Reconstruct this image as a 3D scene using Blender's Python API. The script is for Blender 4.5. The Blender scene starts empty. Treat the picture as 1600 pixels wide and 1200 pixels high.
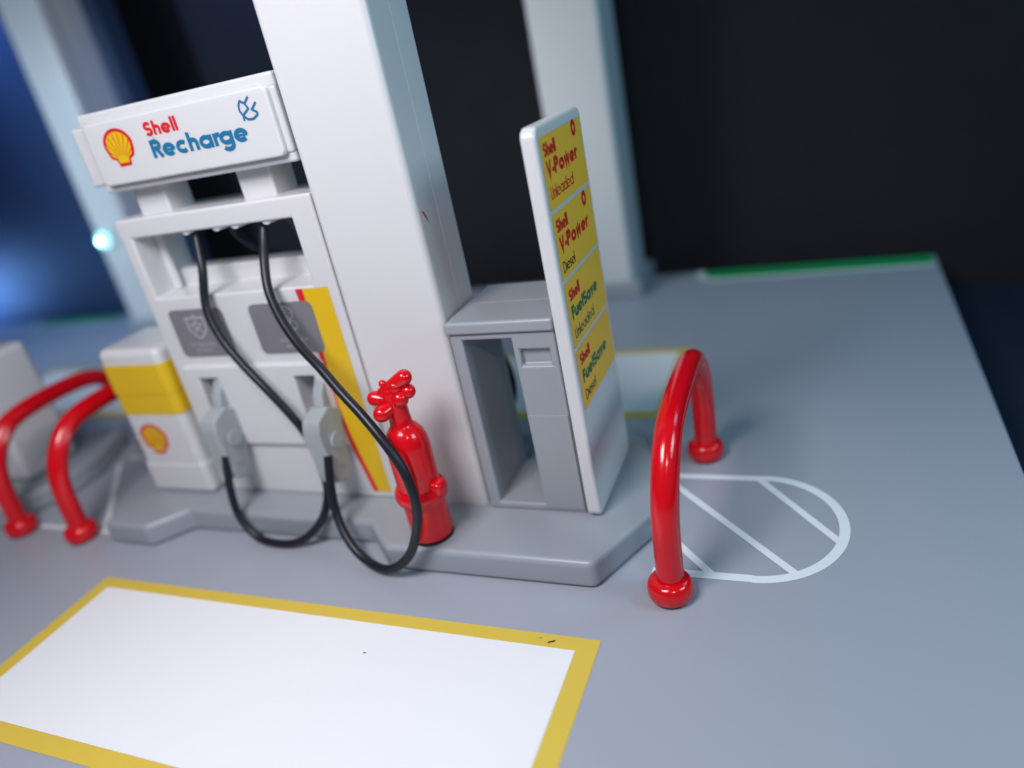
import bpy, bmesh, math, random
from mathutils import Vector, Matrix
random.seed(7)
sc = bpy.context.scene
COL = sc.collection
# ------------------------------------------------------------------ camera
R = ((0.91662905, 0.35013599, -0.19286258),
     (-0.01564222, -0.45068405, -0.89254647),
     (-0.39943273, 0.82115083, -0.40763319))
cam_d = bpy.data.cameras.new('camera')
cam = bpy.data.objects.new('camera', cam_d); COL.objects.link(cam)
cam.matrix_world = Matrix(((R[0][0], -R[1][0], -R[2][0], 2.41891554),
                           (R[0][1], -R[1][1], -R[2][1], -5.82245242),
                           (R[0][2], -R[1][2], -R[2][2], 6.14072659),
                           (0, 0, 0, 1)))
cam_d.sensor_width = 36; cam_d.lens = 25.749
cam_d.clip_start = 0.05; cam_d.clip_end = 300
cam_d.dof.use_dof = True; cam_d.dof.focus_distance = 8.75; cam_d.dof.aperture_fstop = 0.1
sc.camera = cam
# ------------------------------------------------------------------ world + lamps
w = bpy.data.worlds.new('World'); sc.world = w; w.use_nodes = True
w.node_tree.nodes['Background'].inputs[0].default_value = (0.36, 0.50, 0.66, 1)
w.node_tree.nodes['Background'].inputs[1].default_value = 0.13
def area(name, loc, target, size, power, color, spread=180):
    d = bpy.data.lights.new(name, 'AREA'); d.shape = 'RECTANGLE'
    d.size, d.size_y = size; d.energy = power; d.color = color; d.spread = math.radians(spread)
    o = bpy.data.objects.new(name, d); COL.objects.link(o); o.location = loc
    o.rotation_euler = (Vector(target) - Vector(loc)).to_track_quat('-Z', 'Y').to_euler()
    return o
area('key_lamp', (-3.2, -6.0, 12.0), (-3.6, 0.5, 0), (5, 4), 1500, (0.97, 0.945, 1.0))
area('spot_strip_lamp', (5.5, -7.0, 9.5), (-1, 1, 0.5), (1.0, 0.5), 150, (1.0, 0.93, 1.0))
area('cyan_lamp', (12, 9, 12), (1, 6, 0), (5, 5), 380, (0.08, 0.62, 1.0))
area('right_lamp', (10, 0, 8), (-1, 2, 2), (4, 3), 420, (0.62, 0.88, 1.0))
area('left_fill_lamp', (-26, 0, 8), (-18, 11, 4), (4, 4), 270, (0.58, 0.80, 1.0), 70)  # unseen fill light, aimed to brighten the front of the far left column
area('rear_fill_lamp', (-9, 3.4, 9.5), (-3.5, 12, 3.5), (3, 2), 85, (0.90, 0.97, 1.0), 65)  # added fill light that brightens the far column from out of view
def blue(name, loc, tgt, e, size, col):
    d = bpy.data.lights.new(name, 'AREA'); d.shape = 'DISK'; d.size = size; d.energy = e; d.color = col; d.spread = math.radians(110)
    o = bpy.data.objects.new(name, d); COL.objects.link(o); o.location = loc
    o.rotation_euler = (Vector(tgt) - o.location).to_track_quat('-Z', 'Y').to_euler()
blue('blue_wash_lamp', (-33.5, 11.2, 0.9), (-31.5, 14, 0.7), 250, 2.4, (0.18, 0.42, 1.0))
blue('blue_fill_lamp', (-24, 11.6, 12), (-23.5, 14, 5), 200, 3.5, (0.22, 0.46, 1.0))
blue('navy_fill_lamp', (-13, 11.8, 13), (-13, 14, 7.5), 170, 2.5, (0.20, 0.36, 1.0))
sc.view_settings.view_transform = 'Standard'; sc.view_settings.look = 'None'
sc.view_settings.exposure = 0; sc.view_settings.gamma = 1; sc.view_settings.use_curve_mapping = False

# ------------------------------------------------------------------ materials
def plastic(name, col, rough=0.35, sss=0.0, bump=0.02, bscale=3.0, mott=0.0, spec=0.5, coat=0.0):
    m = bpy.data.materials.new(name); m.use_nodes = True
    nt = m.node_tree; b = nt.nodes['Principled BSDF']
    b.inputs['Base Color'].default_value = (*col, 1)
    b.inputs['Specular IOR Level'].default_value = spec
    b.inputs['Coat Weight'].default_value = coat; b.inputs['Coat Roughness'].default_value = 0.12
    if sss:
        b.inputs['Subsurface Weight'].default_value = sss
        b.inputs['Subsurface Radius'].default_value = (1, 0.9, 0.85)
        b.inputs['Subsurface Scale'].default_value = 0.12
    tc = nt.nodes.new('ShaderNodeTexCoord')
    n = nt.nodes.new('ShaderNodeTexNoise'); n.inputs['Scale'].default_value = bscale; n.inputs['Detail'].default_value = 6
    nt.links.new(tc.outputs['Object'], n.inputs['Vector'])
    r = nt.nodes.new('ShaderNodeMapRange'); r.inputs['To Min'].default_value = rough * 0.94; r.inputs['To Max'].default_value = rough * 1.06
    nt.links.new(n.outputs['Fac'], r.inputs['Value']); nt.links.new(r.outputs['Result'], b.inputs['Roughness'])
    if bump:
        bp = nt.nodes.new('ShaderNodeBump'); bp.inputs['Strength'].default_value = bump; bp.inputs['Distance'].default_value = 0.3
        nt.links.new(n.outputs['Fac'], bp.inputs['Height']); nt.links.new(bp.outputs['Normal'], b.inputs['Normal'])
    if mott:
        n2 = nt.nodes.new('ShaderNodeTexNoise'); n2.inputs['Scale'].default_value = 1.1; n2.inputs['Detail'].default_value = 9
        nt.links.new(tc.outputs['Object'], n2.inputs['Vector'])
        mx = nt.nodes.new('ShaderNodeMix'); mx.data_type = 'RGBA'
        mx.inputs['A'].default_value = (*[c * (1 - mott) for c in col], 1); mx.inputs['B'].default_value = (*[min(1, c * (1 + mott)) for c in col], 1)
        nt.links.new(n2.outputs['Fac'], mx.inputs['Factor']); nt.links.new(mx.outputs['Result'], b.inputs['Base Color'])
    return m
M = {
 'white': plastic('white_plastic', (0.69, 0.69, 0.70), 0.24, 0.35, 0.0, 2.5, 0.0),
 'ground': plastic('grey_deck_plastic', (0.37, 0.395, 0.455), 0.38, 0, 0.004, 9, 0.02),
 'kerb': plastic('grey_kerb_plastic', (0.33, 0.36, 0.40), 0.34, 0.2, 0.0, 4, 0.02),
 'cab': plastic('grey_cabinet_plastic', (0.33, 0.355, 0.39), 0.32, 0.2, 0.0, 4, 0.02),
 'nozzle': plastic('pale_grey_plastic', (0.37, 0.41, 0.43), 0.45, 0.25, 0.0, 6, 0.02),
 'red': plastic('red_gloss_plastic', (0.68, 0.003, 0.010), 0.16, 0.0, 0.025, 24, 0.02, 0.5, 0.15),
 'hose': plastic('black_rubber', (0.010, 0.011, 0.018), 0.36, 0, 0.03, 22, 0.1, 0.4),
 'black': plastic('black_base', (0.01, 0.01, 0.012), 0.5),
 'paper': plastic('white_sticker', (0.86, 0.86, 0.88), 0.55, 0, 0.01, 12, 0.012),
 'line': plastic('white_paint', (0.80, 0.84, 0.88), 0.5, 0, 0.02, 10, 0.04),
 'yellow': plastic('yellow_border', (0.72, 0.52, 0.07), 0.5, 0, 0.02, 12, 0.03),
 'label': plastic('yellow_label', (0.95, 0.54, 0.05), 0.45, 0, 0.01, 12, 0.03),
 'amber': plastic('amber_print', (0.78, 0.50, 0.012), 0.35, 0, 0.01, 12, 0.04),
 'green': plastic('green_print', (0.0, 0.36, 0.10), 0.5, 0, 0.01, 12, 0.05),
 'tred': plastic('red_ink', (0.68, 0.012, 0.02), 0.5, 0, 0),
 'tblue': plastic('teal_ink', (0.01, 0.16, 0.33), 0.5, 0, 0),
 'tgreen': plastic('green_ink', (0.0, 0.17, 0.10), 0.5, 0, 0),
 'tblack': plastic('black_ink', (0.02, 0.02, 0.02), 0.5, 0, 0),
 'screen': plastic('grey_print', (0.20, 0.195, 0.215), 0.45, 0, 0.01, 12, 0.03),
 'pale': plastic('pale_ink', (0.50, 0.50, 0.52), 0.5, 0, 0),
 'table': plastic('dark_table', (0.020, 0.026, 0.045), 0.4, 0, 0.0, 2, 0.1),
 'wall': plastic('dark_wall', (0.020, 0.020, 0.024), 0.9, 0, 0.0, 1, 0.15, 0.1),
 'bluepanel': plastic('blue_panel', (0.030, 0.055, 0.12), 0.5, 0, 0.0, 1, 0.1, 0.3),
 'wallstrip': plastic('black_wall_strip', (0.008, 0.007, 0.007), 0.9, 0, 0, 1, 0, 0.05),
}
m = bpy.data.materials.new('led_glow'); m.use_nodes = True
b = m.node_tree.nodes['Principled BSDF']; b.inputs['Base Color'].default_value = (0.6, 0.95, 1, 1)
b.inputs['Emission Color'].default_value = (0.35, 0.95, 1.0, 1); b.inputs['Emission Strength'].default_value = 28
M['led'] = m
m = m.copy(); m.name = 'led_halo'; m.node_tree.nodes['Principled BSDF'].inputs['Emission Strength'].default_value = 1.6; M['ledhalo'] = m

# ------------------------------------------------------------------ helpers
def link(name, me, parent=None, mats=()):
    o = bpy.data.objects.new(name, me); COL.objects.link(o)
    for x in mats: me.materials.append(M[x])
    if parent: o.parent = parent
    return o
def tag(o, label, cat, group=None):
    o['label'] = label; o['category'] = cat
    if group: o['group'] = group
    return o
def struct(o): o['kind'] = 'structure'; return o
def thing(name, loc, label, cat, group=None):
    o = bpy.data.objects.new(name, None); COL.objects.link(o); o.location = loc; o.empty_display_size = 0.2
    return tag(o, label, cat, group)
def finish(name, bm, mat, parent=None, origin=(0, 0, 0), wn=True, sharp=40):
    """mesh built in world coordinates; origin = the parent's location"""
    if not isinstance(mat, (list, tuple)): mat = [mat]
    bmesh.ops.translate(bm, verts=bm.verts, vec=-Vector(origin))
    me = bpy.data.meshes.new(name); bm.to_mesh(me); bm.free()
    for p in me.polygons: p.use_smooth = True
    me.set_sharp_from_angle(angle=math.radians(sharp))
    o = link(name, me, parent, mat)
    if wn:
        md = o.modifiers.new('normals', 'WEIGHTED_NORMAL'); md.keep_sharp = True; md.weight = 80
    return o
def bevel_sharp(bm, r, seg=3, ang=30):
    if r <= 0: return
    es = [e for e in bm.edges if len(e.link_faces) == 2 and e.calc_face_angle(0) > math.radians(ang)]
    bmesh.ops.bevel(bm, geom=es, offset=r, offset_type='OFFSET', segments=seg, profile=0.5, affect='EDGES', clamp_overlap=True)
def box(bm, x0, x1, y0, y1, z0, z1, r=0.0, seg=3):
    t = bmesh.new()
    bmesh.ops.create_cube(t, size=1)
    for v in t.verts:
        v.co = Vector(((x0 + x1) / 2 + v.co.x * (x1 - x0), (y0 + y1) / 2 + v.co.y * (y1 - y0), (z0 + z1) / 2 + v.co.z * (z1 - z0)))
    bevel_sharp(t, r, seg)
    merge(bm, t)
def merge(bm, t, mi=None):
    me = bpy.data.meshes.new('tmp'); t.to_mesh(me); t.free()
    n = len(bm.faces); bm.from_mesh(me); bpy.data.meshes.remove(me)
    if mi is not None:
        bm.faces.ensure_lookup_table()
        for f in bm.faces[n:]: f.material_index = mi
def prism(bm, pts, a, b, axis='z', r=0.0, seg=3, mi=None):
    """pts 2D; axis z: (x,y); axis x: (y,z); axis y: (x,z)"""
    t = bmesh.new()
    def P(p, h):
        return {'z': (p[0], p[1], h), 'x': (h, p[0], p[1]), 'y': (p[0], h, p[1])}[axis]
    lo = [t.verts.new(P(p, a)) for p in pts]; hi = [t.verts.new(P(p, b)) for p in pts]
    n = len(pts)
    t.faces.new(lo); t.faces.new(hi)
    for i in range(n): t.faces.new((lo[i], lo[(i + 1) % n], hi[(i + 1) % n], hi[i]))
    bmesh.ops.recalc_face_normals(t, faces=t.faces)
    bevel_sharp(t, r, seg)
    merge(bm, t, mi)
def voxel(bm, xs, ys, zs, solid, r=0.02, seg=2):
    t = bmesh.new(); V = {}
    def v(i, j, k):
        if (i, j, k) not in V: V[(i, j, k)] = t.verts.new((xs[i], ys[j], zs[k]))
        return V[(i, j, k)]
    nx, ny, nz = len(xs) - 1, len(ys) - 1, len(zs) - 1
    S = lambda i, j, k: 0 <= i < nx and 0 <= j < ny and 0 <= k < nz and solid((xs[i] + xs[i+1]) / 2, (ys[j] + ys[j+1]) / 2, (zs[k] + zs[k+1]) / 2)
    for i in range(nx):
        for j in range(ny):
            for k in range(nz):
                if not S(i, j, k): continue
                if not S(i-1, j, k): t.faces.new((v(i,j,k), v(i,j,k+1), v(i,j+1,k+1), v(i,j+1,k)))
                if not S(i+1, j, k): t.faces.new((v(i+1,j,k), v(i+1,j+1,k), v(i+1,j+1,k+1), v(i+1,j,k+1)))
                if not S(i, j-1, k): t.faces.new((v(i,j,k), v(i+1,j,k), v(i+1,j,k+1), v(i,j,k+1)))
                if not S(i, j+1, k): t.faces.new((v(i,j+1,k), v(i,j+1,k+1), v(i+1,j+1,k+1), v(i+1,j+1,k)))
                if not S(i, j, k-1): t.faces.new((v(i,j,k), v(i,j+1,k), v(i+1,j+1,k), v(i+1,j,k)))
                if not S(i, j, k+1): t.faces.new((v(i,j,k+1), v(i+1,j,k+1), v(i+1,j+1,k+1), v(i,j+1,k+1)))
    bmesh.ops.recalc_face_normals(t, faces=t.faces)
    bmesh.ops.dissolve_limit(t, angle_limit=math.radians(1), verts=t.verts, edges=t.edges)
    bevel_sharp(t, r, seg)
    merge(bm, t)
def catmull(pts, n=8):
    P = [Vector(p) for p in pts]; P = [2 * P[0] - P[1]] + P + [2 * P[-1] - P[-2]]; out = []
    for i in range(1, len(P) - 2):
        for s in range(n):
            u = s / n
            out.append(0.5 * (2 * P[i] + (P[i+1] - P[i-1]) * u + (2 * P[i-1] - 5 * P[i] + 4 * P[i+1] - P[i+2]) * u * u + (3 * P[i] - P[i-1] - 3 * P[i+1] + P[i+2]) * u ** 3))
    out.append(P[-2]); return out
def tube(bm, path, rad, n=16, capped=True):
    t = bmesh.new(); rings = []; up = None
    for i, p in enumerate(path):
        d = (path[min(i + 1, len(path) - 1)] - path[max(i - 1, 0)]).normalized()
        if up is None: up = d.orthogonal().normalized()
        up = (up - d * up.dot(d)).normalized(); s = d.cross(up)
        r = rad(i / (len(path) - 1)) if callable(rad) else rad
        rings.append([t.verts.new(p + (up * math.cos(2 * math.pi * k / n) + s * math.sin(2 * math.pi * k / n)) * r) for k in range(n)])
    for a, b_ in zip(rings, rings[1:]):
        for k in range(n): t.faces.new((a[k], a[(k+1) % n], b_[(k+1) % n], b_[k]))
    if capped: t.faces.new(rings[0][::-1]); t.faces.new(rings[-1])
    bmesh.ops.recalc_face_normals(t, faces=t.faces)
    merge(bm, t)
def lathe(bm, prof, c, n=40, tilt=None):
    t = bmesh.new(); rings = []
    for r, z in prof:
        rings.append([t.verts.new((r * math.cos(2*math.pi*k/n), r * math.sin(2*math.pi*k/n), z)) for k in range(n)])
    for a, b_ in zip(rings, rings[1:]):
        for k in range(n): t.faces.new((a[k], a[(k+1) % n], b_[(k+1) % n], b_[k]))
    t.faces.new(rings[0][::-1]); t.faces.new(rings[-1])
    bmesh.ops.recalc_face_normals(t, faces=t.faces)
    if tilt: bmesh.ops.transform(t, matrix=tilt, verts=t.verts)
    bmesh.ops.translate(t, verts=t.verts, vec=Vector(c))
    merge(bm, t)
def ball(bm, c, r, sc_=(1, 1, 1)):
    t = bmesh.new(); bmesh.ops.create_uvsphere(t, u_segments=24, v_segments=14, radius=r)
    for v in t.verts: v.co = Vector((v.co.x * sc_[0] + c[0], v.co.y * sc_[1] + c[1], v.co.z * sc_[2] + c[2]))
    merge(bm, t)
def capsule(bm, a, b_, r, r2=None):
    r2 = r if r2 is None else r2
    a, b_ = Vector(a), Vector(b_); n = 6
    d = (b_ - a).normalized(); path = []; rr = []
    for k in range(n + 1):
        q = math.pi / 2 * k / n; path.append(a - d * r * math.cos(q)); rr.append(max(r * math.sin(q), 0.002))
    for k in range(n + 1):
        q = math.pi / 2 * k / n; path.append(b_ + d * r2 * math.sin(q)); rr.append(max(r2 * math.cos(q), 0.002))
    N = len(path) - 1
    tube(bm, path, lambda u: rr[round(u * N)], 18)
class Plane:      # flat print: origin, u and v directions, normal
    def __init__(s, o, u, v): s.o, s.u, s.v = Vector(o), Vector(u), Vector(v); s.n = s.u.cross(s.v)
    def __call__(s, a, b, h=0.0): return s.o + s.u * a + s.v * b + s.n * h
def flat(bm, pl, pts, h, mi=0):
    f = bm.faces.new([bm.verts.new(pl(a, b, h)) for a, b in pts]); f.material_index = mi
    f.normal_update()
    if f.normal.dot(pl.n) < 0: f.normal_flip()
def ribbon(bm, pl, pts, wd, h, mi=0, closed=False):
    pts = [Vector(p) for p in pts]; n = len(pts); L = []; Rr = []
    for i, p in enumerate(pts):
        a = pts[(i - 1) % n] if (closed or i) else None; c = pts[(i + 1) % n] if (closed or i < n - 1) else None
        d1 = (p - a).normalized() if a is not None else (c - p).normalized()
        d2 = (c - p).normalized() if c is not None else d1
        t = (d1 + d2); t = t.normalized() if t.length > 1e-6 else d1
        nn = Vector((-t.y, t.x)); k = 1 / max(0.45, nn.dot(Vector((-d1.y, d1.x))))
        L.append(bm.verts.new(pl(*(p + nn * wd / 2 * k), h))); Rr.append(bm.verts.new(pl(*(p - nn * wd / 2 * k), h)))
    for i in range(n if closed else n - 1):
        j = (i + 1) % n
        f = bm.faces.new((L[i], Rr[i], Rr[j], L[j])); f.material_index = mi
        f.normal_update()
        if f.normal.dot(pl.n) < 0: f.normal_flip()
def rrect(x0, x1, y0, y1, r, n=6):
    out = []
    for cx, cy, a in ((x1 - r, y1 - r, 0), (x0 + r, y1 - r, 90), (x0 + r, y0 + r, 180), (x1 - r, y0 + r, 270)):
        for k in range(n + 1):
            q = math.radians(a + 90 * k / n); out.append((cx + r * math.cos(q), cy + r * math.sin(q)))
    return out
# ---- round geometric lettering drawn with strokes
def arc(cx, cy, rx, ry, a0, a1, n=18):
    return [(cx + rx * math.cos(math.radians(a0 + (a1 - a0) * k / n)), cy + ry * math.sin(math.radians(a0 + (a1 - a0) * k / n))) for k in range(n + 1)]
def glyph(ch, w):
    h = w / 2; X = 0.70; r = (X - w) / 2; cy = X / 2; A = 1.04
    if ch == 'S': q = (1 - w) / 4; return [arc(q + h, 1 - h - q, q, q, 25, 270, 16) + arc(q + h, h + q, q, q, 90, -155, 16)[1:]], 2 * q + w
    if ch == 's': q = (X - w) / 4; return [arc(q + h, X - h - q, q * 1.1, q, 25, 270, 14) + arc(q + h, h + q, q * 1.1, q, 90, -155, 14)[1:]], 2 * q + w
    if ch == 'l': return [[(h, 0), (h, A)]], w
    if ch == 'h': q = 0.17; return [[(h, 0), (h, A)], [(h, X - h - q - .03)] + arc(h + q, X - h - q, q, q, 170, 0, 12) + [(h + 2 * q, 0)]], 2 * q + w
    if ch == 'n': q = 0.17; return [[(h, 0), (h, X)], [(h, X - h - q - .03)] + arc(h + q, X - h - q, q, q, 170, 0, 12) + [(h + 2 * q, 0)]], 2 * q + w
    if ch == 'u': q = 0.17; return [[(h, X)] + [(h, h + q)] + arc(h + q, h + q, q, q, 180, 350, 12), [(h + 2 * q, X), (h + 2 * q, 0)]], 2 * q + w
    if ch == 'U': q = 0.22; return [[(h, 1)] + arc(h + q, h + q, q, q, 180, 360, 16) + [(h + 2 * q, 1)]], 2 * q + w
    if ch == 'e': return [arc(h + r, cy, r, r, 0, 318, 26), [(h + .02, 0.34), (h + 2 * r + h * .4, 0.34)]], 2 * r + w
    if ch == 'c': return [arc(h + r, cy, r, r, 48, 312, 22)], 1.75 * r + w
    if ch == 'o': return [arc(h + r, cy, r, r, 0, 360, 28)], 2 * r + w
    if ch == 'a': return [arc(h + r, cy, r, r, 0, 360, 28), [(h + 2 * r, X), (h + 2 * r, 0)]], 2 * r + w
    if ch == 'd': return [arc(h + r, cy, r, r, 0, 360, 28), [(h + 2 * r, A), (h + 2 * r, 0)]], 2 * r + w
    if ch == 'g': return [arc(h + r, cy, r, r, 0, 360, 28), [(h + 2 * r, X), (h + 2 * r, 0)] + arc(h + r, -0.02, r, r * .95, 0, -150, 14)], 2 * r + w
    if ch == 'r': return [[(h, 0), (h, X)], arc(h + .17, X - h - .17, .17, .17, 165, 60, 8)], .17 + w * .5
    if ch == 'i': return [[(h, 0), (h, X)], [(h, A - w), (h, A)]], w
    if ch == 'R': q = (0.58 - w) / 2; return [[(h, 0), (h, 1)], [(h, 1 - h), (.3, 1 - h)] + arc(.3, 1 - h - q, q, q, 90, -90, 12) + [(h, 1 - h - 2 * q)], [(.27, 1 - h - 2 * q), (.52, 0)]], .56
    if ch == 'P': q = (0.58 - w) / 2; return [[(h, 0), (h, 1)], [(h, 1 - h), (.3, 1 - h)] + arc(.3, 1 - h - q, q, q, 90, -90, 12) + [(h, 1 - h - 2 * q)]], .3 + q + h
    if ch == 'D': q = .5 - h; return [[(h, 0), (h, 1)], [(h, 1 - h), (.25, 1 - h)] + arc(.25, .5, q * .95, q, 90, -90, 18) + [(h, h)]], .25 + q + h
    if ch == 'F': return [[(h, 0), (h, 1)], [(h, 1 - h), (.46, 1 - h)], [(h, .52), (.42, .52)]], .46
    if ch == 'V': return [[(h, 1), (.33, .04), (.66 - h, 1)]], .66
    if ch == 'v': return [[(h, X), (.26, .05), (.52 - h, X)]], .52
    if ch == 'w': return [[(h, X), (.21, .05), (.38, X - .04), (.55, .05), (.76 - h, X)]], .76
    if ch == '-': return [[(0, .33), (.24, .33)]], .24
    return [], .25
def text(bm, pl, s, x0, x1, base, H, w, h, mi, gap=0.09):
    """stroke lettering: glyph shapes are stretched to the box, the stroke width stays even"""
    G = [glyph(c, w) for c in s]; tot = sum(g[1] for g in G) + gap * (len(G) - 1)
    k = (x1 - x0) / tot; x = 0.0; i = 0
    for strokes, adv in G:
        for st in strokes:
            ribbon(bm, pl, [(x0 + (x + a) * k, base + b * H) for a, b in st], (0.55 if st[0] == (w / 2 + .02, 0.34) else 1) * w * (0.95 * H + 0.22 * k), h + 0.0006 * (i % 5), mi); i += 1
        x += adv + gap
def shell_outline(s=1.0):
    # scallop: fan on top, square foot below; unit width, centred
    pts = [(-0.20, -0.46), (-0.24, -0.30), (-0.40, -0.24), (-0.47, -0.08), (-0.50, 0.10)]
    pts += [(0.5 * math.cos(math.radians(a)) , 0.06 + 0.40 * math.sin(math.radians(a))) for a in range(172, 7, -8)]
    pts += [(0.50, 0.10), (0.47, -0.08), (0.40, -0.24), (0.24, -0.30), (0.20, -0.46)]
    return pts
def emblem(bm, pl, cx, cy, wd, ht, h, mr, my, ribs=True, rot=0):
    pts = shell_outline()
    f = lambda k, dy=0: [(cx + a * wd * k, cy + (b * k + dy) * ht * 1.06) for a, b in pts]
    flat(bm, pl, f(1.0), h, mr); flat(bm, pl, f(0.82, 0.0), h + 0.002, my)
    if ribs:
        bx, by = cx, cy - 0.33 * ht
        for a in (-58, -41, -25, -8, 8, 25, 41, 58):
            q = math.radians(90 - a); L = 0.56 if abs(a) < 50 else 0.47
            dx, dy = math.cos(q), math.sin(q)
            p0 = (bx + dx * 0.16 * wd, by + dy * 0.14 * ht); p1 = (bx + dx * (L + .08) * wd, by + dy * (L + .12) * ht)
            nx, ny = -dy * 0.015 * wd, dx * 0.015 * wd
            flat(bm, pl, [(p0[0] - nx * .4, p0[1] - ny * .4), (p1[0] - nx, p1[1] - ny), (p1[0] + nx, p1[1] + ny), (p0[0] + nx * .4, p0[1] + ny * .4)], h + 0.004, mr)
def flatmesh(name, bm, mats, parent=None, origin=(0, 0, 0)):
    bmesh.ops.translate(bm, verts=bm.verts, vec=-Vector(origin))
    me = bpy.data.meshes.new(name); bm.to_mesh(me); bm.free()
    return link(name, me, parent, mats)
def copy_tree(root, loc, label=None):
    r = root.copy(); COL.objects.link(r); r.location = loc
    if label: r['label'] = label
    def rec(src, dst):
        for ch in src.children:
            c = ch.copy(); COL.objects.link(c); c.parent = dst
            rec(ch, c)
    kids = list(root.children)
    rec(root, r) if kids else None
    return r

# ================================================================== setting
GX = Plane((0, 0, 0), (1, 0, 0), (0, 1, 0))
bm = bmesh.new(); box(bm, -44, 4.69, -14, 12.97, -1.15, 0, 0.05, 3); struct(finish('ground', bm, 'ground'))
bm = bmesh.new(); box(bm, -75, 40, -30, 13.95, -1.6, -1.16, 0.02, 1); struct(finish('table_top', bm, 'table'))
bm = bmesh.new(); box(bm, -95, 45, 14, 14.4, -12, 45); struct(finish('backdrop_wall', bm, 'wall'))
bm = bmesh.new(); box(bm, -70, -17.95, 13.88, 13.99, -1.1, 30, 0.02, 1); struct(finish('blue_panel', bm, 'bluepanel'))
bm = bmesh.new(); prism(bm, [(-17.9, -1.1), (-15.6, -1.1), (-15.6, 30), (-17.9, 30)], 13.90, 13.98, 'y', 0.02, 1); struct(finish('wall_strip', bm, 'wallstrip'))
def bay(x0, x1, y0, y1, specks=False, name='bay_marking'):
    bm = bmesh.new()
    flat(bm, GX, [(x0, y0), (x1, y0), (x1, y1), (x0, y1)], 0.006, 0)
    bx_, by_ = 0.25, 0.2
    flat(bm, GX, [(x0 + bx_, y0 + by_ + .03), (x1 - bx_, y0 + by_ + .03), (x1 - bx_, y1 - by_), (x0 + bx_, y1 - by_)], 0.011, 1)
    if specks:
        flat(bm, GX, [(-.60, -.125), (-.52, -.085), (-.515, -.105), (-.595, -.145)], 0.014, 2)
        flat(bm, GX, [(-.72, -.085), (-.69, -.075), (-.69, -.082), (-.72, -.092)], 0.014, 2)
        flat(bm, GX, [(-2.79, -.67), (-2.75, -.66), (-2.75, -.675), (-2.79, -.685)], 0.014, 2)
        for _ in range(16):
            a, c, s = random.uniform(x0 + .4, x1 - .4), random.uniform(y0 + .4, y1 - .3), random.uniform(.004, .009)
            flat(bm, GX, [(a, c), (a + s * 2, c + s * .4), (a + s, c + s)], 0.014, 3)
    return struct(flatmesh(name, bm, ['yellow', 'paper', 'tblack', 'pale']))
bay(-8.0, 0, -2.74, 0, True)
bay(-8.0, -0.15, 5.12, 8.05)
bay(-19.6, -11.5, -2.74, 0)
bay(-19.6, -11.5, 5.12, 8.05)
# hatched ovals
def hatch_right():
    bm = bmesh.new()
    ribbon(bm, GX, [(0.34, 1.24), (0.9, 1.245), (1.5, 1.25)] + arc(1.52, 2.31, 1.03, 1.07, -88, 88, 36) + [(1.5, 3.37), (0.25, 3.37)], 0.125, 0.006)
    ribbon(bm, GX, [(1.44, 3.38), (2.50, 2.03)], 0.10, 0.0075)
    ribbon(bm, GX, [(0.25, 3.19), (2.02, 1.38)], 0.10, 0.0082)
    ribbon(bm, GX, [(0.25, 2.14), (1.05, 1.27)], 0.10, 0.0089)
    return struct(flatmesh('hatch_marking', bm, ['line']))
hatch_right()
bm = bmesh.new()
ribbon(bm, GX, [(-11.2, 1.02), (-9.0, 1.02)], 0.10, 0.006); ribbon(bm, GX, [(-11.2, 3.37), (-9.0, 3.37)], 0.10, 0.006)
ribbon(bm, GX, [(-9.3, 1.1), (-11.2, 3.1)], 0.10, 0.0075)
struct(flatmesh('hatch_marking', bm, ['line']))
# green verge at the far edge with white piping
def verge(x0, x1):
    bm = bmesh.new()
    top = 12.92
    ribbon(bm, GX, [(x1, 12.20)] + [(x0 + .5, 12.20)] + arc(x0 + .5, 12.7, .5, .5, 270, 180, 8) + [(x0, top)], 0.16, 0.0105, 1)
    flat(bm, GX, [(x1, 12.25), (x1, top), (x0 + .05, top)] + arc(x0 + .55, 12.75, .5, .5, 180, 270, 8), 0.006, 0)
    return struct(flatmesh('green_verge', bm, ['green', 'line']))
verge(-0.62, 4.60); verge(-26.5, -22.0)
# island kerbs
ISL = [(-8.95, 2.0), (-8.78, 0.78), (-7.78, 0.76), (-7.32, 1.28), (-3.78, 1.30), (-3.24, 0.80), (-0.27, 0.80), (0.28, 1.95),
       (0.28, 2.75), (-0.27, 3.9), (-3.24, 3.9), (-3.78, 3.4), (-7.32, 3.4), (-7.78, 3.9), (-8.78, 3.9), (-8.95, 2.75)]
bm = bmesh.new(); prism(bm, ISL, 0.0, 0.41, 'z', 0.085, 5)
isl = struct(finish('island_kerb', bm, 'kerb', None, (-4, 2.33, 0))); isl.location = (-4, 2.33, 0)
o = isl.copy(); COL.objects.link(o); o.location = (-15.5, 2.33, 0); struct(o)

# ================================================================== canopy columns
def column_profile(x0, x1, y0, y1, r, ym):
    pts = []
    n = 6
    for cx, cy, a in ((x1 - r, y0 + r, -90), (x1 - r, y1 - r, 0), (x0 + r, y1 - r, 90), (x0 + r, y0 + r, 180)):
        for k in range(n + 1):
            q = math.radians(a + 90 * k / n); pts.append((cx + r * math.cos(q), cy + r * math.sin(q)))
        if a == -90: pts += [(x1, ym - .012), (x1 - .014, ym), (x1, ym + .012)]
        if a == 90: pts += [(x0, ym + .012), (x0 + .014, ym), (x0, ym - .012)]
    return pts
c0 = thing('canopy_column', (-2.8, 2.37, 0.405), 'thick white square column standing on the grey island between pump and grey cabinet', 'column', 'white canopy columns')
bm = bmesh.new(); prism(bm, column_profile(-3.52, -2.08, 1.85, 2.89, 0.10, 2.39), 0.41, 15.0, 'z')
sh = finish('shaft', bm, 'white', c0, (-2.8, 2.37, 0.405), True, 25)
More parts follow.
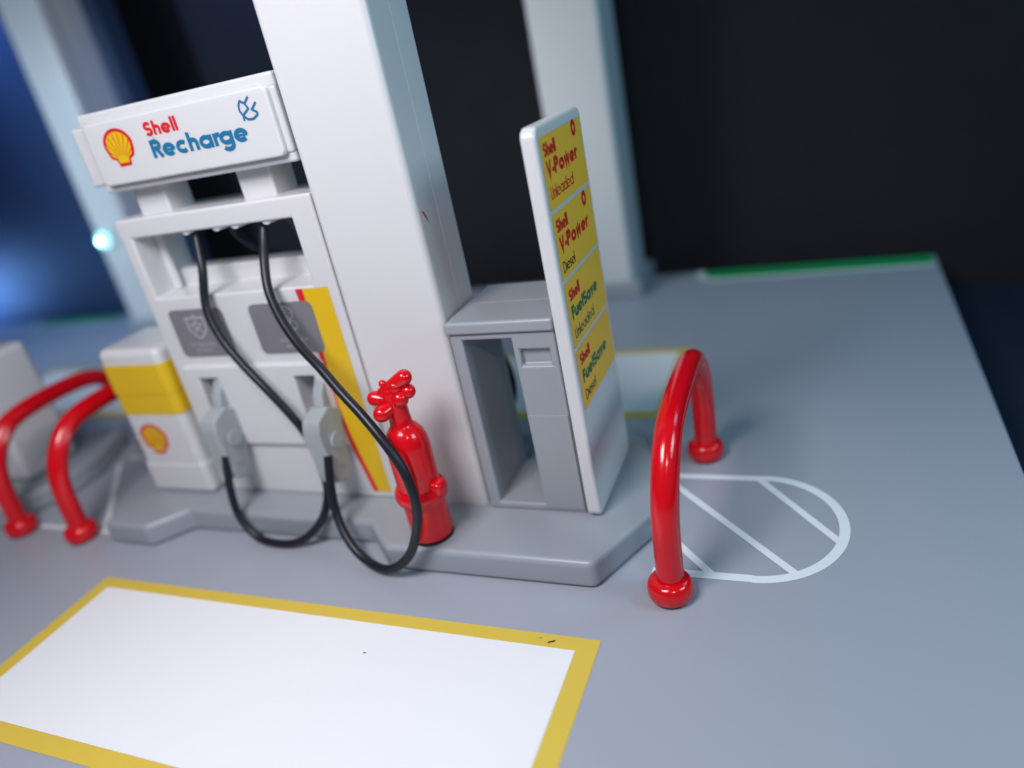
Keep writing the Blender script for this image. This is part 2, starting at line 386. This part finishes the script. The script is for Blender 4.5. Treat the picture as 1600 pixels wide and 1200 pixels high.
bm = bmesh.new(); PX = Plane((-2.078, 0, 0), (0, 1, 0), (0, 0, 1))
flat(bm, PX, [(1.99, 4.60), (2.03, 4.55), (2.10, 4.44), (2.08, 4.53), (2.02, 4.605)], 0.0005)
s_ = flatmesh('scratch', bm, ['tred'], c0, (-2.8, 2.37, 0.405)); s_['label'] = 'small red scratch mark'
def back_column(cx, cy, label):
    c = thing('canopy_column', (cx, cy, 0), label, 'column', 'white canopy columns')
    bm = bmesh.new(); prism(bm, column_profile(cx - .82, cx + .82, cy - .75, cy + .75, 0.14, cy), 0.30, 15, 'z')
    finish('shaft', bm, 'white', c, (cx, cy, 0), True, 25)
    bm = bmesh.new(); box(bm, cx - 1.0, cx + 1.02, cy - .85, cy + .95, 0, 0.42, 0.06); finish('plinth', bm, 'kerb', c, (cx, cy, 0))
    return c
back_column(-2.88, 12.1, 'blurred white column at the far edge of the grey deck behind the price sign')
back_column(-18.62, 11.9, 'blurred white column far left behind the pump with the cyan light in front')
LO = (-18.92, 11.0, 3.2)
sw = thing('led_light', LO, 'small glowing cyan light on the far left white column', 'light')
bm = bmesh.new(); box(bm, -19.17, -18.67, 11.02, 11.15, 2.95, 3.45, 0.05); finish('socket', bm, 'white', sw, LO)
bm = bmesh.new(); ball(bm, (-18.92, 10.97, 3.2), 0.25, (1, .6, 1)); finish('halo_dome', bm, 'ledhalo', sw, LO, False)  # weakly glowing dome, shaped as the soft halo around the core
bm = bmesh.new(); ball(bm, (-18.92, 10.86, 3.2), 0.085, (1, .7, 1)); finish('glowing_core', bm, 'led', sw, LO, False)

# ================================================================== fuel pump
O = (-5.3, 2.37, 0.405)
pump = thing('fuel_pump', O, 'white toy fuel pump with open top frame, black hoses and a sign board', 'fuel pump')
xs = [-7.05, -6.84, -6.56, -6.18, -4.72, -4.36, -4.20, -3.93, -3.55]
ys = [1.82, 1.9, 2.2, 2.5, 2.86]; zs = [.41, 1.36, 1.72, 2.52, 2.72, 3.83, 4.10, 4.75, 5.03]
def psolid(x, y, z):
    if y < 1.9:
        if not (-6.84 < x < -4.20 and 1.36 < z < 2.72): return False
    if y < 2.2 and 1.72 < z < 2.52 and (-6.56 < x < -6.18 or -4.72 < x < -4.36): return False
    if -6.84 < x < -3.93 and 3.83 < z < 4.75:
        return y > 2.5 and z < 4.10
    return True
bm = bmesh.new(); voxel(bm, xs, ys, zs, psolid, 0.036, 4)
tube(bm, [Vector((-6.80, 2.35, 3.84)), Vector((-6.80, 2.35, 4.74))], 0.07, 12)
for px in (-5.82, -5.25, -4.92, -4.38):
    tube(bm, [Vector((px, 1.94, 4.785)), Vector((px, 2.5, 4.785))], 0.085, 20)
finish('housing', bm, 'white', pump, O)
# posts and board
for x0, x1 in ((-6.70, -6.12), (-4.78, -4.22)):
    bm = bmesh.new(); box(bm, x0, x1, 2.12, 2.62, 5.0, 5.5, 0.035); finish('post', bm, 'white', pump, O)
bm = bmesh.new()
box(bm, -7.10, -3.55, 1.865, 2.72, 5.53, 6.32, 0.04, 4); box(bm, -6.93, -3.555, 1.885, 2.70, 5.42, 6.47, 0.04, 4)
board = finish('sign_board', bm, 'white', pump, O)
bm = bmesh.new(); prism(bm, rrect(-6.78, -3.63, 5.515, 6.335, 0.08), 1.79, 1.95, 'y', 0.03, 4); face = finish('face_plate', bm, 'white', board, O)
PB = Plane((0, 1.788, 0), (1, 0, 0), (0, 0, 1))
bm = bmesh.new(); emblem(bm, PB, -6.235, 5.985, 0.53, 0.50, 0.001, 0, 1); flatmesh('shell_emblem', bm, ['tred', 'amber'], face, O)
bm = bmesh.new(); text(bm, PB, 'Shell', -5.70, -5.12, 6.045, 0.170, 0.20, 0.001, 0, 0.03)
text(bm, PB, 'Recharge', -5.70, -4.07, 5.768, 0.222, 0.20, 0.001, 1, 0.025)
# charging plug mark
def P_(pts): return [(-3.96 + a, 6.11 + b_) for a, b_ in pts]
ribbon(bm, PB, P_([(-0.105, -0.12), (-0.096, -0.06), (-0.13, 0.004), (-0.12, 0.066), (-0.085, 0.108), (-0.029, 0.075), (0.009, 0.01), (-0.087, -0.05)]), 0.029, 0.001, 1)
ribbon(bm, PB, P_([(-0.016, 0.076), (0.056, 0.14)]), 0.029, 0.0016, 1)
ribbon(bm, PB, P_([(-0.089, -0.069), (-0.038, -0.109), (0.036, -0.115), (0.115, -0.079), (0.122, -0.049), (0.058, -0.01), (0.144, 0.063)]), 0.029, 0.0022, 1)
flatmesh('lettering', bm, ['tred', 'tblue'], face, O)
# grey screen stickers
PS = Plane((0, 1.898, 0), (1, 0, 0), (0, 0, 1))
def screen(x0, x1, cx, kind):
    bm = bmesh.new(); flat(bm, PS, rrect(x0, x1, 2.865, 3.63, 0.10), 0.006, 0)
    W = 0.022
    if kind == 0:
        cy = 3.36
        ribbon(bm, PS, [(cx - .17, cy + .14), (cx - .05, cy + .13), (cx, cy + .17), (cx + .05, cy + .13), (cx + .17, cy + .14), (cx + .17, cy - .03), (cx + .1, cy - .13), (cx, cy - .19), (cx - .1, cy - .13), (cx - .17, cy - .03)], W, 0.008, 1, True)
        ribbon(bm, PS, arc(cx, cy + .01, .05, .05, 0, 330, 10), W * .8, 0.0086, 1, True)
        for a in (20, 92, 164, 236, 308):
            q = math.radians(a); ribbon(bm, PS, [(cx + .05 * math.cos(q), cy + .05 * math.sin(q)), (cx + .13 * math.cos(q), cy + .13 * math.sin(q))], W * .8, 0.009, 1)
    else:
        ribbon(bm, PS, arc(cx, 3.47, .10, .10, 0, 330, 14), W, 0.008, 1, True)
        for a in range(0, 360, 60):
            q = math.radians(a); ribbon(bm, PS, [(cx + .03 * math.cos(q), 3.47 + .03 * math.sin(q)), (cx + .08 * math.cos(q), 3.47 + .08 * math.sin(q))], W * .7, 0.009, 1)
        ribbon(bm, PS, arc(cx + .06, 3.29, .065, .065, 0, 330, 12), W, 0.0086, 1, True)
    for zz, L in ((3.065, 9), (2.975, 6)):
        x = cx - L * .028
        for k in range(L):
            ribbon(bm, PS, [(x + k * .056, zz - .02), (x + k * .056 + .012, zz + .02), (x + .034 + k * .056, zz + (.02 if k % 3 else -.02))], 0.011, 0.008, 1)
    flatmesh('screen_sticker', bm, ['screen', 'pale'], pump, O)
screen(-6.72, -5.66, -6.24, 0); screen(-5.17, -4.05, -4.52, 1)
# yellow and red side strip
bm = bmesh.new()
left = [(-4.245, 3.80), (-4.215, 3.3), (-4.20, 2.8), (-4.215, 2.4), (-4.22, 2.0), (-4.19, 1.6), (-4.14, 1.2), (-4.07, .85), (-4.01, .52)]
off = [.12, .095, .085, .075, .075, .08, .085, .09, .09]
PS2 = Plane((0, 1.899, 0), (1, 0, 0), (0, 0, 1))
for i in range(len(left) - 1):
    (a, z), (a2, z2) = left[i], left[i + 1]
    flat(bm, PS2, [(a, z), (a2, z2), (a2 + off[i+1], z2), (a + off[i], z)], 0.002, 1)
    flat(bm, PS2, [(a + off[i], z), (a2 + off[i+1], z2), (-3.70, z2), (-3.70, z)], 0.002, 0)
flatmesh('side_stripe', bm, ['amber', 'tred'], pump, O)
# nozzles
def mir(bm):
    for v in bm.verts: v.co.y = 4.74 - v.co.y
    bmesh.ops.reverse_faces(bm, faces=bm.faces)
def nozzle(cx, far=False):
    bm = bmesh.new()
    prism(bm, [(1.96, 1.95), (1.66, 2.12), (1.38, 2.02), (1.30, 1.82), (1.38, 1.00), (1.62, 0.93), (1.80, 1.22), (1.84, 1.62)], cx - .15, cx + .15, 'x', 0.035, 3)
    prism(bm, [(2.08, 2.46), (1.86, 2.50), (1.70, 2.30), (1.62, 2.04), (1.92, 1.94), (2.02, 2.2)], cx - .085, cx + .085, 'x', 0.035, 3)
    prism(bm, [(1.72, 1.72), (1.48, 1.80), (1.46, 1.25), (1.60, 1.15)], cx - .165, cx + .165, 'x', 0.014, 2)
    if far: mir(bm)
    nz = finish('nozzle', bm, 'nozzle', pump, O)
    bm = bmesh.new(); tube(bm, [Vector((cx + .17, 1.58, 1.62)), Vector((cx + .205, 1.58, 1.62))], 0.12, 20)
    if far: mir(bm)
    finish('boss', bm, 'nozzle', nz, O)
nozzle(-6.22); nozzle(-4.30); nozzle(-6.22, True); nozzle(-4.30, True)
hoses = [
 ([(-5.81, 2.15, 4.8), (-5.78, 2.05, 4.59), (-5.7, 1.88, 4.22), (-5.73, 1.72, 3.7), (-5.57, 1.62, 3.27), (-5.28, 1.55, 2.86), (-4.94, 1.5, 2.45), (-4.69, 1.5, 2.05), (-4.56, 1.52, 1.7), (-4.49, 1.5, 1.28), (-4.42, 1.4, 0.87), (-4.51, 1.22, 0.5), (-4.86, 1.1, 0.18), (-5.27, 1.05, 0.07), (-5.77, 1.08, 0.12), (-6.08, 1.15, 0.44), (-6.16, 1.25, 0.88), (-6.13, 1.38, 1.42)], 0.062),
 ([(-4.58, 2.15, 4.76), (-4.57, 2.02, 4.53), (-4.58, 1.88, 4.22), (-4.51, 1.7, 3.87), (-4.28, 1.5, 3.52), (-3.97, 1.32, 3.21), (-3.61, 1.15, 2.96), (-3.29, 1.0, 2.69), (-2.98, 0.88, 2.42), (-2.69, 0.76, 2.12), (-2.46, 0.68, 1.74), (-2.39, 0.64, 1.34), (-2.45, 0.62, 0.96), (-2.67, 0.62, 0.51), (-2.95, 0.62, 0.24), (-3.27, 0.68, 0.11), (-3.63, 0.8, 0.15), (-3.91, 0.92, 0.35), (-4.11, 1.08, 0.66), (-4.17, 1.22, 1.06), (-4.18, 1.38, 1.47)], 0.064),
 ([(-5.59, 2.6, 4.65), (-5.58, 2.65, 4.48), (-5.43, 2.75, 4.25), (-5.19, 2.95, 4.02), (-4.98, 3.1, 3.9)], 0.06)]
for k, (hp, rad) in enumerate(hoses):
    bm = bmesh.new(); tube(bm, catmull(hp, 8), rad, 18); finish('hose', bm, 'hose', pump, O, False)
    if k == 1:
        bm = bmesh.new(); tube(bm, catmull(hp, 8), rad, 18); mir(bm); finish('hose', bm, 'hose', pump, O, False)

# ================================================================== service box beside the pump
def service_box(dx, printed, label):
    o0 = (-7.85 + dx, 2.33, 0.405)
    t = thing('service_box', o0, label, 'box')
    bm = bmesh.new(); box(bm, -8.50 + dx, -7.16 + dx, 1.76, 2.90, 0.41, 3.08, 0.13, 5); finish('body', bm, 'white', t, o0)
    bm = bmesh.new(); box(bm, -8.52 + dx, -7.14 + dx, 1.735, 2.92, 0.41, 1.03, 0.10, 4); finish('base', bm, 'white', t, o0)
    if printed:
        bm = bmesh.new(); prism(bm, rrect(-8.52 + dx, -7.14 + dx, 1.738, 2.92, .15, 8), 2.295, 2.82, 'z', 0.012, 2); finish('yellow_lid', bm, 'amber', t, o0)
        bm = bmesh.new(); prism(bm, rrect(-8.51 + dx, -7.15 + dx, 1.75, 2.91, .14, 8), 1.93, 2.293, 'z', 0.008, 2); finish('yellow_band', bm, 'amber', t, o0)
        bm = bmesh.new(); emblem(bm, Plane((0, 1.757, 0), (1, 0, 0), (0, 0, 1)), -8.0, 1.46, 0.60, 0.58, 0.001, 0, 1); flatmesh('shell_emblem', bm, ['tred', 'amber'], t, o0)
    return t
service_box(0, True, 'white rounded box with yellow top band and shell emblem left of the pump')
O2 = (-12.55, 2.33, 0.405)
t2 = thing('white_cabinet', O2, 'plain white rounded cabinet on the far left island, cut off by the picture edge', 'cabinet')
bm = bmesh.new(); box(bm, -13.2, -11.95, 1.75, 2.95, 0.41, 2.95, 0.14, 5); finish('body', bm, 'white', t2, O2)

# ================================================================== grey cabinet
O3 = (-1.31, 2.5, 0.405)
kb = thing('grey_cabinet', O3, 'grey cabinet with open see-through niche and small screen recess between column and price sign', 'cabinet')
bm = bmesh.new()
voxel(bm, [-2.02, -1.85, -1.18, -1.09, -.70, -.60], [1.80, 1.88, 2.95], [.41, .52, 2.60, 2.82, 2.97, 3.07],
      lambda x, y, z: not ((-1.85 < x < -1.18 and .52 < z < 2.97) or (y < 1.88 and -1.09 < x < -.70 and 2.60 < z < 2.82)), 0.035, 4)
finish('body', bm, 'cab', kb, O3)
bm = bmesh.new(); box(bm, -2.045, -.585, 1.755, 2.49, 3.06, 3.23, 0.045, 4); box(bm, -2.045, -.585, 2.496, 3.25, 3.06, 3.222, 0.02, 2); finish('top', bm, 'cab', kb, O3)
bm = bmesh.new(); box(bm, -1.165, -.615, 1.785, 1.82, .47, 1.91, 0.012, 2); finish('door', bm, 'cab', kb, O3)

# ================================================================== price sign
O4 = (-.46, 2.5, 0.405)
ps = thing('price_sign', O4, 'tall thin white sign board with four yellow fuel labels at the island end', 'sign')
bm = bmesh.new(); prism(bm, rrect(1.70, 3.44, .41, 5.38, 0.13, 8), -.56, -.38, 'x', 0.045, 4); finish('board', bm, 'white', ps, O4)
PL = Plane((-.38, 0, 0), (0, 1, 0), (0, 0, 1))
def label(z0, z1, lines, ring, text_label, name='fuel_label'):
    bm = bmesh.new(); flat(bm, PL, [(1.80, z0), (3.36, z0), (3.36, z1), (1.80, z1)], 0.003, 0)
    for (s, a, b_, base, H, wt, mi) in lines: text(bm, PL, s, a, b_, base, H, wt, 0.006, mi, 0.09 if wt < .15 else 0.03)
    if ring: ribbon(bm, PL, arc(3.04, ring, .062, .068, 0, 345, 20), 0.055, 0.006, 1, True)
    o = flatmesh(name, bm, ['label', 'tred', 'tgreen', 'tblack'], ps, O4); o['label'] = text_label
label(4.46, 5.25, [('Shell', 1.87, 2.30, 5.03, .145, .21, 1), ('V-Power', 1.88, 3.02, 4.81, .175, .21, 1), ('Unleaded', 1.89, 2.75, 4.565, .14, .10, 1)], 5.165, 'top yellow label, red print, unleaded')
label(3.65, 4.41, [('Shell', 1.88, 2.30, 4.19, .145, .21, 1), ('V-Power', 1.89, 3.04, 3.96, .175, .21, 1), ('Diesel', 1.89, 2.34, 3.72, .13, .10, 3)], 4.315, 'second yellow label, red print, diesel')
label(2.80, 3.60, [('Shell', 1.91, 2.33, 3.355, .14, .21, 1), ('FuelSave', 1.91, 3.03, 3.13, .165, .20, 2), ('Unleaded', 1.91, 2.75, 2.885, .135, .10, 2)], None, 'third yellow label, green print, unleaded')
label(1.97, 2.75, [('Shell', 1.92, 2.33, 2.525, .14, .21, 1), ('FuelSave', 1.92, 3.03, 2.29, .165, .20, 2), ('Diesel', 1.92, 2.37, 2.06, .13, .10, 3)], None, 'lowest yellow label, green print, diesel')

# ================================================================== fire extinguisher
O5 = (-2.62, 1.14, 0.405)
fe = thing('fire_extinguisher', O5, 'glossy red toy fire extinguisher standing on the grey island in front of the column', 'fire extinguisher')
bm = bmesh.new(); lathe(bm, [(.28, 0), (.292, .012), (.292, .03), (.28, .035)], (O5[0], O5[1], .406)); finish('base_ring', bm, 'black', fe, O5)
bm = bmesh.new()
lathe(bm, [(.24, 0), (.28, .02), (.288, .06), (.288, .62), (.288, 1.36), (.28, 1.47), (.25, 1.57), (.20, 1.65), (.16, 1.69), (.145, 1.73), (.14, 1.82), (.135, 2.02), (.06, 2.04)], (O5[0], O5[1], .44), 48)
finish('cylinder', bm, 'red', fe, O5, False)
bm = bmesh.new()
lathe(bm, [(.29, .0), (.33, .01), (.355, .05), (.36, .10), (.35, .16), (.33, .20), (.29, .205)], (O5[0], O5[1], 1.02), 48, Matrix.Rotation(math.radians(3), 4, 'Y'))
box(bm, O5[0] + .20, O5[0] + .40, O5[1] - .16, O5[1] + .08, 1.12, 1.32, 0.06)
finish('band', bm, 'red', fe, O5, False)
hx, hy = O5[0] - .02, O5[1]
bm = bmesh.new()
capsule(bm, (hx - .10, hy - .02, 2.60), (hx + .23, hy + .02, 2.79), 0.085, 0.105); capsule(bm, (hx - .02, hy, 2.35), (hx + .0, hy, 2.60), 0.13, .12)
ball(bm, (hx - .06, hy - .04, 2.74), .05); ball(bm, (hx + .10, hy - .02, 2.68), .10)
finish('handle', bm, 'red', fe, O5, False)
bm = bmesh.new(); capsule(bm, (hx - .05, hy - .02, 2.50), (hx - .23, hy - .05, 2.54), 0.085, 0.10); finish('nozzle', bm, 'red', fe, O5, False)
bm = bmesh.new(); capsule(bm, (hx - .02, hy - .10, 2.42), (hx - .08, hy - .20, 2.40), 0.09, 0.112); ball(bm, (hx + .14, hy - .05, 2.53), .11); ball(bm, (hx + .24, hy + .02, 2.60), .095); finish('gauge', bm, 'red', fe, O5, False)

# ================================================================== red guard hoops
def hoop(x, label):
    o0 = (x, 2.36, 0)
    t = thing('guard_hoop', o0, label, 'guard rail', 'red guard hoops at the island ends')
    bm = bmesh.new()
    pts = [(x + dx_, a, b_) for dx_, a, b_ in ((.01, .82, .1), (.02, .83, .6), (.03, .86, 1.05), (.045, .98, 1.45), (.055, 1.25, 1.80), (.06, 1.62, 1.98), (.06, 2.36, 2.03), (.06, 3.10, 1.98), (.055, 3.50, 1.80), (.045, 3.76, 1.45), (.03, 3.89, 1.05), (.02, 3.92, .6), (.01, 3.93, .1))]
    tube(bm, catmull(pts, 8), 0.158, 28)
    # fine moulding seam along the outside
    for side in (-1, 1):
        tube(bm, [p + Vector((0.0, 0, 0)) + Vector((side * .154, 0, 0)) for p in catmull(pts, 6)], 0.012, 6)
    finish('bar', bm, 'red', t, o0, False)
    for fy in (.82, 3.93):
        bm = bmesh.new(); lathe(bm, [(.20, .03), (.25, .05), (.268, .10), (.27, .17), (.255, .235), (.225, .275), (.185, .295), (.12, .3)], (x, fy, 0), 40)
        f_ = finish('foot', bm, 'red', t, o0, False)
        bm = bmesh.new(); lathe(bm, [(.215, .001), (.22, .01), (.22, .035), (.2, .04)], (x, fy, 0), 40); finish('foot_pad', bm, 'black', f_, o0, False)
    return t
h0 = hoop(.65, 'glossy red guard hoop in front of the hatched marking, right of the price sign')
copy_tree(h0, (-9.5, 2.36, 0), 'red guard hoop nearest the white box with the yellow band')
copy_tree(h0, (-11.1, 2.36, 0), 'red guard hoop cut off by the left edge beside the plain white cabinet')
